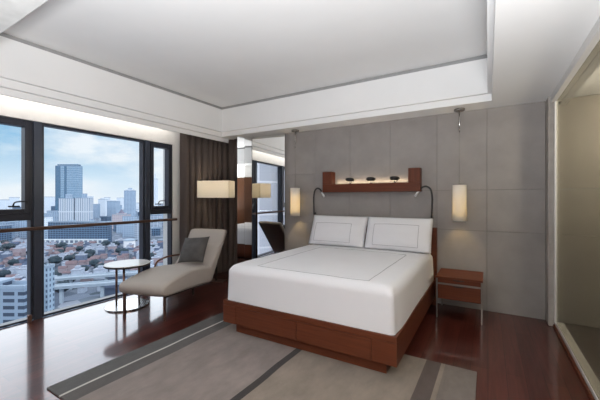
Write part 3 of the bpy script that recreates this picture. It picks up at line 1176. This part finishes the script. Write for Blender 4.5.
M_roof = plain('pale_roof', (0.22, 0.29, 0.38), 0.8, vary=0.1, scale=0.2)  # distance haze is put into the city colours as a blue tint
F_blue = facade('blue_glass_facade', (0.30, 0.42, 0.54), (0.11, 0.21, 0.33), 3.0, 7.0, 0.55, 0.25)
F_bluedk = facade('deep_blue_facade', (0.10, 0.19, 0.29), (0.055, 0.12, 0.21), 3.0, 4.0, 0.5, 0.25)
F_slab = facade('striped_slab_facade', (0.50, 0.55, 0.62), (0.16, 0.23, 0.33), 5.0, 40.0, 1.5, 0.6)
F_pod = facade('grid_block_facade', (0.13, 0.21, 0.32), (0.018, 0.04, 0.085), 4.5, 3.6, 0.42, 0.3)
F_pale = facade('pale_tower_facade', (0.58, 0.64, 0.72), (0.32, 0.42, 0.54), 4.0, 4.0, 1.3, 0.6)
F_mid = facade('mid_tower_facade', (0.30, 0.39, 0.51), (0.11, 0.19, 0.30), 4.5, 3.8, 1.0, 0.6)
F_white = facade('white_block_facade', (0.38, 0.44, 0.53), (0.09, 0.14, 0.22), 9.0, 3.4, 0.9, 0.6)
F_pink = facade('rosy_block_facade', (0.42, 0.38, 0.42), (0.16, 0.17, 0.24), 5.0, 4.0, 1.3, 0.6)
F_office = facade('pale_office_facade', (0.66, 0.65, 0.70), (0.52, 0.53, 0.60), 6.0, 9.0, 0.22, 0.5)

# landmark buildings seen in the wide pane
b, w, d_, h = building('glass_tower', 55.5, 77.5, 1000, 166, F_blue, 'tallest blue glass skyscraper in the wide window pane', 'skyscraper', depth=24,
                       parts=(('crown', 0.04, 0.96, 0, 6, 4, F_bluedk),))
obj('corner_strip', box(-w / 2 - 0.4, -w / 2 + 0.22 * w, -d_ / 2 - 0.8, -d_ / 2, 0, h), F_bluedk, b, local=True)
obj('centre_strip', box(-w / 2 + 0.40 * w, -w / 2 + 0.50 * w, -d_ / 2 - 0.7, -d_ / 2, 0, h), F_bluedk, b, local=True)
building('apartment_tower', 58.5, 73.6, 880, 198.6, F_slab, 'striped pale apartment tower with roof box, directly before the tallest glass skyscraper', depth=14, parts=(('roof_box', 0.35, 0.8, 0, 12, 6, F_mid),))
building('apartment_tower', 75.0, 90, 880, 198.2, F_slab, 'striped pale apartment tower just right of its twin before the tallest skyscraper', depth=14, parts=(('roof_box', 0.35, 0.7, 0, 13, 6, F_mid),))
b, w, d_, h = building('grid_office_block', 48, 107, 545, 222.5, F_pod, 'long dark office block with a grid of windows, just below the hand rail', depth=14,
                       parts=(('roof_box', 0.30, 0.42, 0, 4, 6, F_mid), ('roof_box', 0.66, 0.74, 0, 5, 8, F_mid)))
obj('arcade', box(-w / 2 - 3, w / 2 + 2, -d_ / 2 - 10, -d_ / 2, 0, 7), facade('arcade_facade', (0.50, 0.55, 0.60), (0.09, 0.13, 0.2), 8.0, 7.5, 1.5, 0.6), b, local=True)
building('crown_tower', 124, 133.5, 950, 191, F_mid, 'slim tall tower with a stepped crown near the right of the wide pane', 'skyscraper', depth=14,
         parts=(('crown', 0.1, 0.9, 0, 5, 3, F_pale), ('crown', 0.3, 0.7, 5, 9, 6, F_mid)))
b, w, d_, h = building('gabled_tower', 112, 127, 800, 214.5, F_pink, 'rosy block with a pointed roof at hand rail height in the wide pane', depth=18)
bm = bmesh.new()
bmesh.ops.create_cone(bm, cap_ends=True, segments=4, radius1=9, radius2=0.5, depth=12)
bm.transform(Matrix.Translation((0, 0, h + 7)) @ Matrix.Rotation(pi / 4, 4, 'Z'))
obj('pointed_roof', bm, plain('slate_roof', (0.12, 0.12, 0.18), 0.7), b, local=True)
obj('roof_block', box(-10, 10, -8, 8, h, h + 3), F_pink, b, local=True)
building('white_tower', 98, 105.5, 1150, 199.5, F_pale, 'white high-rise right of the striped apartment twins', depth=24, parts=(('roof_box', 0.2, 0.8, 0, 5, 4, F_pale),))
building('blue_tower', 107, 116, 1040, 201.5, F_mid, 'grey blue high-rise with flat top behind the pointed roof block', depth=24, parts=(('roof_box', 0.3, 0.7, 0, 4, 4, F_pale),))
building('white_tower', 91, 96, 1000, 204.5, F_mid, 'low grey high-rise hugging the right side of the striped apartment twins', depth=20)
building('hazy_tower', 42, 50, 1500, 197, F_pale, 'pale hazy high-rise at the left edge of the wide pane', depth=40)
building('slim_tower', 152.3, 156, 1300, 179, F_pale, 'very slim pale tower seen through the narrow right casement', 'skyscraper', depth=18, parts=(('spire', 0.4, 0.6, 0, 22, 7, F_pale),))
building('car_park', -70, 24, 150, 289, facade('car_park_facade', (0.20, 0.27, 0.36), (0.03, 0.05, 0.09), 7.0, 3.3, 0.8, 0.6), 'wide pale block with rows of dark windows at the foot of the left window', depth=9, turn=0.0,
         parts=(('roof_box', 0.55, 0.7, 0, 3, 10, None),))
building('white_block', 41, 48, 190, 268, facade('small_white_facade', (0.26, 0.35, 0.45), (0.06, 0.10, 0.17), 2.6, 3.2, 0.75, 0.6), 'narrow white apartment block at the lower left of the wide pane', depth=5, parts=(('roof_box', 0.2, 0.7, 0, 2, 2, None),))
building('apartment_block', 8, 17, 640, 214, F_mid, 'grey apartment block low in the left window, left of its pair', depth=22)
building('apartment_block', 19, 29, 620, 217, F_mid, 'grey apartment block low in the left window, right of its pair', depth=22)
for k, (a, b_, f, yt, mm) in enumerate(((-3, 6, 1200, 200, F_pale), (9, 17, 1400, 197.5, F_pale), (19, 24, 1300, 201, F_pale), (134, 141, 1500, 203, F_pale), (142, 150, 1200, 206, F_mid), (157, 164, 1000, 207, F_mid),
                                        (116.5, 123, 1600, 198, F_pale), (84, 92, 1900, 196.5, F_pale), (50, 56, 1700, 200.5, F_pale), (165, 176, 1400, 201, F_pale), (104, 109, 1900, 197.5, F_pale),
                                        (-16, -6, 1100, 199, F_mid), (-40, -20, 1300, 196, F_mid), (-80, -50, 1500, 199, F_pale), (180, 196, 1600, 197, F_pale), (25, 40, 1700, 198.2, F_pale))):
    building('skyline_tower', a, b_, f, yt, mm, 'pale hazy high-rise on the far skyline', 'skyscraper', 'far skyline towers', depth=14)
# mid-distance filler blocks
rnd = random.Random(11)
TAKEN = []
for o in list(COL.objects):
    if o.parent is None and o.get('category') in ('building', 'skyscraper'):
        bb = [Vector(c) for ch_ in o.children if ch_.name.startswith('tower_body') for c in ch_.bound_box]
        TAKEN.append((o.location.x, o.location.y, max(math.hypot(v.x, v.y) for v in bb)))
for k in range(420):
    if k - 0 >= 0 and len(TAKEN) > 125:
        break
    f = rnd.uniform(560, 1500)
    px = rnd.uniform(-60, 185)
    w = rnd.uniform(14, 38) / f * FPX
    if f < 900 and 44 < px < 110:
        continue
    yt = 198.6 + (HG - rnd.uniform(12, 45)) * FPX / f
    dp = rnd.uniform(12, 22)
    cc = at(px, f) + FWD * (dp / 2)
    rr = math.hypot(w / FPX * f, dp) / 2
    if any(math.hypot(cc.x - a, cc.y - b) < (rr + c) * 1.0 for a, b, c in TAKEN):
        continue
    TAKEN.append((cc.x, cc.y, rr))
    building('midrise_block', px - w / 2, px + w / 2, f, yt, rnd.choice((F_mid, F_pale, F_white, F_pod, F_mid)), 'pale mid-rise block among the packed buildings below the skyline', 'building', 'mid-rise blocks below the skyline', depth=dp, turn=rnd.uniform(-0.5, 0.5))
# neighbour that the mirror shows
bo = thing('office_block', 'pale office block filling the window seen in the tall mirror', 'building', (-58, -66, GZ), radians(-48))
obj('tower_body', box(-32, 32, -10, 10, 0, 128), F_office, bo, local=True)
obj('parapet', box(-32.5, 32.5, -10.5, 10.5, 128, 130), M_roof, bo, local=True)

# old quarter of small houses
M_hw = [plain('house_wall_a', (0.34, 0.40, 0.50), 0.8, vary=0.1, scale=0.3), plain('house_wall_b', (0.10, 0.135, 0.21), 0.8, vary=0.1, scale=0.3), plain('house_wall_c', (0.26, 0.22, 0.25), 0.8, vary=0.1, scale=0.3)]
M_hr = [plain('house_roof_a', (0.135, 0.098, 0.115), 0.8, vary=0.15, scale=0.4), plain('house_roof_b', (0.045, 0.07, 0.125), 0.8, vary=0.15, scale=0.4), plain('house_roof_c', (0.27, 0.31, 0.39), 0.8, vary=0.1, scale=0.4)]
protos = {}


def house_proto(k):
    wk, rk = k % 3, k // 3
    w, d_, h, rh = (8.5, 6.5, 6, 2.6) if rk != 2 else (9.5, 7.5, 8, 0.0)
    hs = thing('house', 'x', 'house', (0, 0, GZ))
    obj('house_wall', box(-w / 2, w / 2, -d_ / 2, d_ / 2, 0, h), M_hw[wk], hs, local=True)
    bm = bmesh.new()
    if rh > 0:
        A_ = [(-w / 2 - .5, -d_ / 2 - .6, h), (w / 2 + .5, -d_ / 2 - .6, h), (w / 2 + .5, d_ / 2 + .6, h), (-w / 2 - .5, d_ / 2 + .6, h), (-w / 2 - .5, 0, h + rh), (w / 2 + .5, 0, h + rh)]
        V = [bm.verts.new(v) for v in A_]
        for f in ((0, 1, 5, 4), (2, 3, 4, 5), (1, 2, 5), (3, 0, 4), (3, 2, 1, 0)):
            bm.faces.new([V[i] for i in f])
    else:
        add_box(bm, -w / 2 - .3, w / 2 + .3, -d_ / 2 - .3, d_ / 2 + .3, h, h + 0.8)
        add_box(bm, -w / 5, w / 5, -d_ / 4, d_ / 4, h + 0.8, h + 3)
    obj('house_roof', bm, M_hr[rk], hs, local=True)
    return hs


names_w = ['white', 'grey', 'rosy']
names_r = ['red-brown pitched roof', 'dark slate pitched roof', 'flat pale roof']
used = {}
cnt = 0
fs = 255.0
spots = []
while fs < 530:
    step = 4.5 + fs * 0.004
    px = -40 + rnd.uniform(0, 8)
    while px < 172:
        spots.append((px + rnd.uniform(-2, 2), fs + rnd.uniform(-4, 4)))
        px += rnd.uniform(5, 9) / fs * FPX
    fs += step
rnd.shuffle(spots)
TREES = [(px, f) for px, f in ((76, 392), (80, 386), (84, 395), (88, 390), (92, 400), (96, 394), (90, 408), (83, 404), (106, 500), (111, 505), (116, 495), (121, 490), (126, 480), (131, 470), (136, 476),
                              (83, 318), (87, 322), (91, 315), (95, 326), (101, 320), (107, 330), (60, 420), (64, 416), (6, 470), (10, 462), (14, 470), (18, 466), (22, 474), (4, 300), (12, 310), (62, 470), (57, 480),
                              (62, 250), (66, 244), (72, 240), (78, 248), (84, 242), (151, 380), (156, 372), (160, 390), (153, 460), (58, 236), (52, 300), (55, 292))]
ROADS = ((52, 262, 190, 300, -66, 9), (40, 228, 190, 262, -64, 8))
PLACED = []


def seg_dist(p, a, b):
    d = b - a
    u = max(0.0, min(1.0, (p - a).dot(d) / d.dot(d)))
    return (p - (a + d * u)).length


def free(px, f, r):
    p = at(px, f, 0)
    for a in ROADS:
        if seg_dist(p, at(a[0], a[1], 0), at(a[2], a[3], 0)) < a[5] / 2 + r + 1:
            return False
    if (p - at(129.5, 480, 0)).length < 10 + r or (f > 505 and 36 < px < 116) or f > 535:
        return False
    if f < 215 and px < 62:
        return False
    for q, rq in PLACED:
        if (p - q).length < r + rq:
            return False
    PLACED.append((p, r))
    return True


TR = []
for px, f in TREES:
    s = rnd.uniform(0.6, 0.9)
    if free(px, f, 9.0 * s):
        TR.append((px, f, s))
keep = []
for px, f in spots:
    s = rnd.uniform(0.72, 1.1)
    if len(TR) < 85 and rnd.random() < 0.12:
        if free(px, f, 9.0 * s * 0.8):
            TR.append((px, f, s * 0.8))
        continue
    if free(px, f, 6.25 * s):
        keep.append((px, f, s))
keep.sort(key=lambda q: q[1])
rest, keep = keep[285:], keep[:285]
for px, f, s in keep:
    k = rnd.choice((0, 0, 1, 2, 3, 4, 6, 6, 7, 8, 2))
    if k not in protos:
        o = protos[k] = house_proto(k)
    else:
        o = protos[k].copy()
        COL.objects.link(o)
        for chd in protos[k].children:
            c = chd.copy()
            c.parent = o
            COL.objects.link(c)
    o['label'] = 'small %s house with a %s in the low quarter far below' % (names_w[k % 3], names_r[k // 3])
    o['category'] = 'house'
    o['group'] = 'small houses of the low quarter'
    p_ = at(px, f)
    o.location = p_
    o.rotation_euler = (0, 0, YAW + rnd.choice((0.25, 0.25 + pi / 2, 0.1, 0.4)))
    o.scale = (s, s, s * rnd.uniform(0.85, 1.2))

# the farther houses of the quarter, too many to count
bm = bmesh.new()
for px, f, s in rest:
    p_ = at(px, f)
    Mx = Matrix.Translation(p_) @ Matrix.Rotation(YAW + rnd.choice((0.25, 0.25 + pi / 2, 0.1, 0.4)), 4, 'Z') @ Matrix.Scale(s, 4)
    fr = rnd.random()
    mi = len(bm.faces)
    add_box(bm, -4.25, 4.25, -3.25, 3.25, 0, 6.5, M=Mx)
    bm.faces.ensure_lookup_table()
    wi = rnd.choice((0, 0, 1, 2))
    for fc in bm.faces[mi:]:
        fc.material_index = wi
    mi = len(bm.faces)
    V = [bm.verts.new(Mx @ Vector(v)) for v in ((-4.7, -3.8, 6.5), (4.7, -3.8, 6.5), (4.7, 3.8, 6.5), (-4.7, 3.8, 6.5), (-4.7, 0, 9), (4.7, 0, 9))]
    ri = rnd.choice((3, 4, 5, 5))
    for fc in ((0, 1, 5, 4), (2, 3, 4, 5), (1, 2, 5), (3, 0, 4), (3, 2, 1, 0)):
        bm.faces.new([V[i] for i in fc]).material_index = ri
hs_ = obj('distant_houses', bm, M_hw[0])
for mm in M_hw[1:] + M_hr:
    hs_.data.materials.append(mm)
tag(hs_, 'packed roofs of the farther half of the low quarter below the towers', 'houses', None, 'stuff')

# trees
M_leaf = plain('dark_foliage', (0.016, 0.034, 0.050), 0.9, vary=0.3, scale=0.6)
M_trunk = plain('tree_trunk', (0.06, 0.05, 0.05), 0.9)
tree0 = None
for (px, f, s) in TR:
    if tree0 is None:
        tree0 = thing('city_tree', 'dark leafy tree among the small houses far below', 'tree', (0, 0, GZ), group='trees among the small houses')
        bm = bmesh.new()
        bmesh.ops.create_icosphere(bm, subdivisions=3, radius=6.5)
        for v in bm.verts:
            v.co *= 1 + 0.35 * noise.noise(v.co * 0.35)
            v.co.z = v.co.z * 0.8 + 8.5
        obj('crown', bm, M_leaf, tree0, True, local=True)
        obj('trunk', tube([(0, 0, 0), (0, 0, 6)], [0.6, 0.4], 8), M_trunk, tree0, True, local=True)
        o = tree0
    else:
        o = tree0.copy()
        COL.objects.link(o)
        for chd in tree0.children:
            c = chd.copy()
            c.parent = o
            COL.objects.link(c)
    o.location = at(px, f)
    o.scale = (s * 1.1, s * 1.1, s)
    o.rotation_euler = (0, 0, rnd.uniform(0, 6))

# elevated roads
M_conc = plain('pale_concrete', (0.27, 0.33, 0.40), 0.8, vary=0.08, scale=0.1)
for k, (pa, fa, pb, fb, z, wd, lab) in enumerate(((52, 262, 190, 300, -66, 9, 'pale elevated road curving below the window, the farther deck'), (40, 228, 190, 262, -64, 8, 'pale elevated road below the window, the nearer deck'))):
    a, b_ = at(pa, fa, 0), at(pb, fb, 0)
    dd = b_ - a
    L = dd.length
    v = thing('elevated_road', lab, 'road', ((a + b_) / 2).to_tuple()[:2] + (GZ,), math.atan2(dd.y, dd.x))
    obj('deck', box(-L / 2, L / 2, -wd / 2, wd / 2, z - GZ, z - GZ + 1.2), M_conc, v, local=True)
    for s in (-1, 1):
        obj('side_barrier', box(-L / 2, L / 2, s * wd / 2 - 0.3, s * wd / 2 + 0.3, z - GZ + 1.2, z - GZ + 2.2), M_conc, v, local=True)
    n = int(L / 26)
    for i in range(n):
        x = -L / 2 + 13 + i * 26
        obj('pier', box(x - 1, x + 1, -1.6, 1.6, 0, z - GZ), M_conc, v, local=True)

# round white hall between the trees
rh_ = thing('round_hall', 'round white hall among dark trees near the right of the wide pane', 'building', at(129.5, 480))
obj('drum', lathe([(0, 0), (8, 0), (8, 13), (0, 13)], 0, 0, 32), plain('white_drum', (0.62, 0.64, 0.68), 0.7), rh_, local=True)
obj('dome', lathe([(8.6, 13), (8.6, 14), (6, 15.5), (0, 16)], 0, 0, 32), M_roof, rh_, local=True)

# ================================================================== LIGHT
wd = bpy.data.worlds.new('sky')
S.world = wd
wd.use_nodes = True
t = wd.node_tree
t.nodes.clear()
out = t.nodes.new('ShaderNodeOutputWorld')
bg = t.nodes.new('ShaderNodeBackground')
t.links.new(bg.outputs[0], out.inputs[0])
tc = N(t, 'ShaderNodeTexCoord')
sp = N(t, 'ShaderNodeSeparateXYZ')
t.links.new(tc.outputs['Generated'], sp.inputs[0])
grad = ramp(t, [(0.0, (0.90, 0.95, 1.0)), (0.05, (0.74, 0.87, 0.97)), (0.14, (0.34, 0.60, 0.82)), (0.4, (0.30, 0.52, 0.80)), (1.0, (0.22, 0.40, 0.72))])
t.links.new(sp.outputs['Z'], grad.inputs['Fac'])
mp = N(t, 'ShaderNodeMapping')
mp.inputs['Scale'].default_value = (1.0, 1.0, 2.6)
mp.inputs['Location'].default_value = (0.35, 0.1, 0.0)
t.links.new(tc.outputs['Generated'], mp.inputs['Vector'])
no = N(t, 'ShaderNodeTexNoise', Scale=3.6, Detail=7.0, Roughness=0.55)
t.links.new(mp.outputs[0], no.inputs['Vector'])
cl = ramp(t, [(0.40, (0, 0, 0)), (0.58, (1, 1, 1))])
t.links.new(no.outputs['Fac'], cl.inputs['Fac'])
mx = N(t, 'ShaderNodeMix', _data_type='RGBA')
t.links.new(cl.outputs[0], mx.inputs[0])
t.links.new(grad.outputs[0], mx.inputs[6])
mx.inputs[7].default_value = (0.96, 0.98, 1.0, 1)
# added bright band above the visible sky, whitens the floor reflection
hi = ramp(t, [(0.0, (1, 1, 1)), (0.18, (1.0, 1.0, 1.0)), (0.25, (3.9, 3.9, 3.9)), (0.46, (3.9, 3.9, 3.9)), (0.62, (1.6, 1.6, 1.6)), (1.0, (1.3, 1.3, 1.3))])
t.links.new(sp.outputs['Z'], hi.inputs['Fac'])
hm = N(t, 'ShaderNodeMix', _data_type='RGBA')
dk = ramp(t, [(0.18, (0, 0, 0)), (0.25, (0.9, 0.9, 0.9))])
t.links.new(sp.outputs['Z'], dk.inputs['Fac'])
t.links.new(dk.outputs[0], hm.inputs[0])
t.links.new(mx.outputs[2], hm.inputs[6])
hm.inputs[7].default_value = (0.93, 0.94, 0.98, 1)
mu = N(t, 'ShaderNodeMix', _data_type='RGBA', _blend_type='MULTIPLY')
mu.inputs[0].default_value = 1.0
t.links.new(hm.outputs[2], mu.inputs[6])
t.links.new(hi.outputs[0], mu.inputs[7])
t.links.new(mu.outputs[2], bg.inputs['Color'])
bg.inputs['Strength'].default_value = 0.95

sun = bpy.data.lights.new('sun', 'SUN')
sun.energy = 1.25
sun.angle = radians(3)
sun.color = (1.0, 0.95, 0.9)
so = bpy.data.objects.new('sun', sun)
COL.objects.link(so)
so.rotation_euler = (radians(42), 0, radians(75))

# cove lamps in the curtain pocket (hidden by the drop lip)
area('curtain_pocket_cove_light', (-4.245, 0.4, 2.52), (0, radians(115), 0), 0.03, 5.9, 7.5, (1.0, 0.97, 0.92))

# fill uplighters added in the unseen half of the room
for k, (x, y, pw, lab) in enumerate(((-2.9, -0.45, 5, 'added fill uplighter out of view, nearest the windows'), (-0.85, -0.45, 110, 'added fill uplighter out of view, the middle of three'), (0.12, -0.5, 165, 'added fill uplighter out of view, nearest the closets'))):
    tl_ = thing('fill_uplighter', lab, 'floor lamp', (x, y, 0), group='fill uplighters added behind the camera')
    obj('base', lathe([(0, 0), (0.16, 0), (0.16, 0.02), (0, 0.025)], x, y, 32), M_bronze, tl_)
    obj('pole', tube([(x, y, 0.02), (x, y, 0.82)], 0.014, 10), M_bronze, tl_, True)
    obj('bowl', lathe([(0.03, 0.82), (0.20, 0.86), (0.32, 0.96), (0.315, 0.962), (0.195, 0.87), (0, 0.84)], x, y, 40), M_white, tl_, True)
    area('fill_uplighter_light', (x, y, 0.965), (pi, 0, 0), 0.5, 0.5, pw, (0.95, 0.98, 1.0))
sc_ = thing('fill_sconce', 'added fill sconce, out of view on the dark closet wall', 'sconce', (0.585, 0.35, 1.5))  # made-up sconce, brightens the right of the room from out of view
obj('back_plate', box(0.572, 0.589, 0.30, 0.40, 1.42, 1.58, 0.003, 1), M_bronze, sc_)
obj('bowl', lathe([(0.02, 1.45), (0.08, 1.47), (0.12, 1.54), (0.117, 1.542), (0.077, 1.48), (0, 1.46)], 0.45, 0.35, 32), M_white, sc_, True)
area('fill_sconce_light', (0.45, 0.35, 1.545), (pi, 0, 0), 0.18, 0.18, 34, (0.97, 0.985, 1.0))

dl_ = thing('fill_globe_lamp', 'added fill lamp with a round glowing bulb, out of view by the dark closets', 'floor lamp', (0.42, 0.58, 0))  # lamp added out of view to fill the bed's right side
obj('base', lathe([(0, 0), (0.13, 0), (0.13, 0.02), (0, 0.025)], 0.42, 0.58, 32), M_bronze, dl_)
obj('pole', tube([(0.42, 0.58, 0.02), (0.42, 0.58, 1.06)], 0.012, 10), M_bronze, dl_, True)
obj('bulb_cup', lathe([(0, 1.05), (0.03, 1.055), (0.055, 1.10), (0.05, 1.10), (0.025, 1.062), (0, 1.06)], 0.42, 0.58, 28), M_bronze, dl_, True)
obj('glass_globe', lathe([(0, 1.09)] + [(0.11 * sin(pi * k / 14), 1.20 - 0.11 * cos(pi * k / 14)) for k in range(1, 14)] + [(0, 1.31)], 0.42, 0.58, 28), glassy('clear_globe', (0.97, 0.97, 0.95)), dl_, True)
point('fill_globe_light', (0.42, 0.58, 1.20), 42, (1.0, 0.97, 0.92), 0.08)

# ------------------------------------------------------------------ render look
S.view_settings.view_transform = 'Standard'
S.view_settings.look = 'None'
S.view_settings.gamma = 1.0
S.view_settings.exposure = 0.08
S.view_settings.use_curve_mapping = False
cy = S.cycles
cy.use_denoising = True
cy.max_bounces = 10
cy.diffuse_bounces = 5
cy.glossy_bounces = 6
cy.transparent_max_bounces = 12
cy.sample_clamp_indirect = 6.0
cy.caustics_reflective = False
cy.caustics_refractive = False
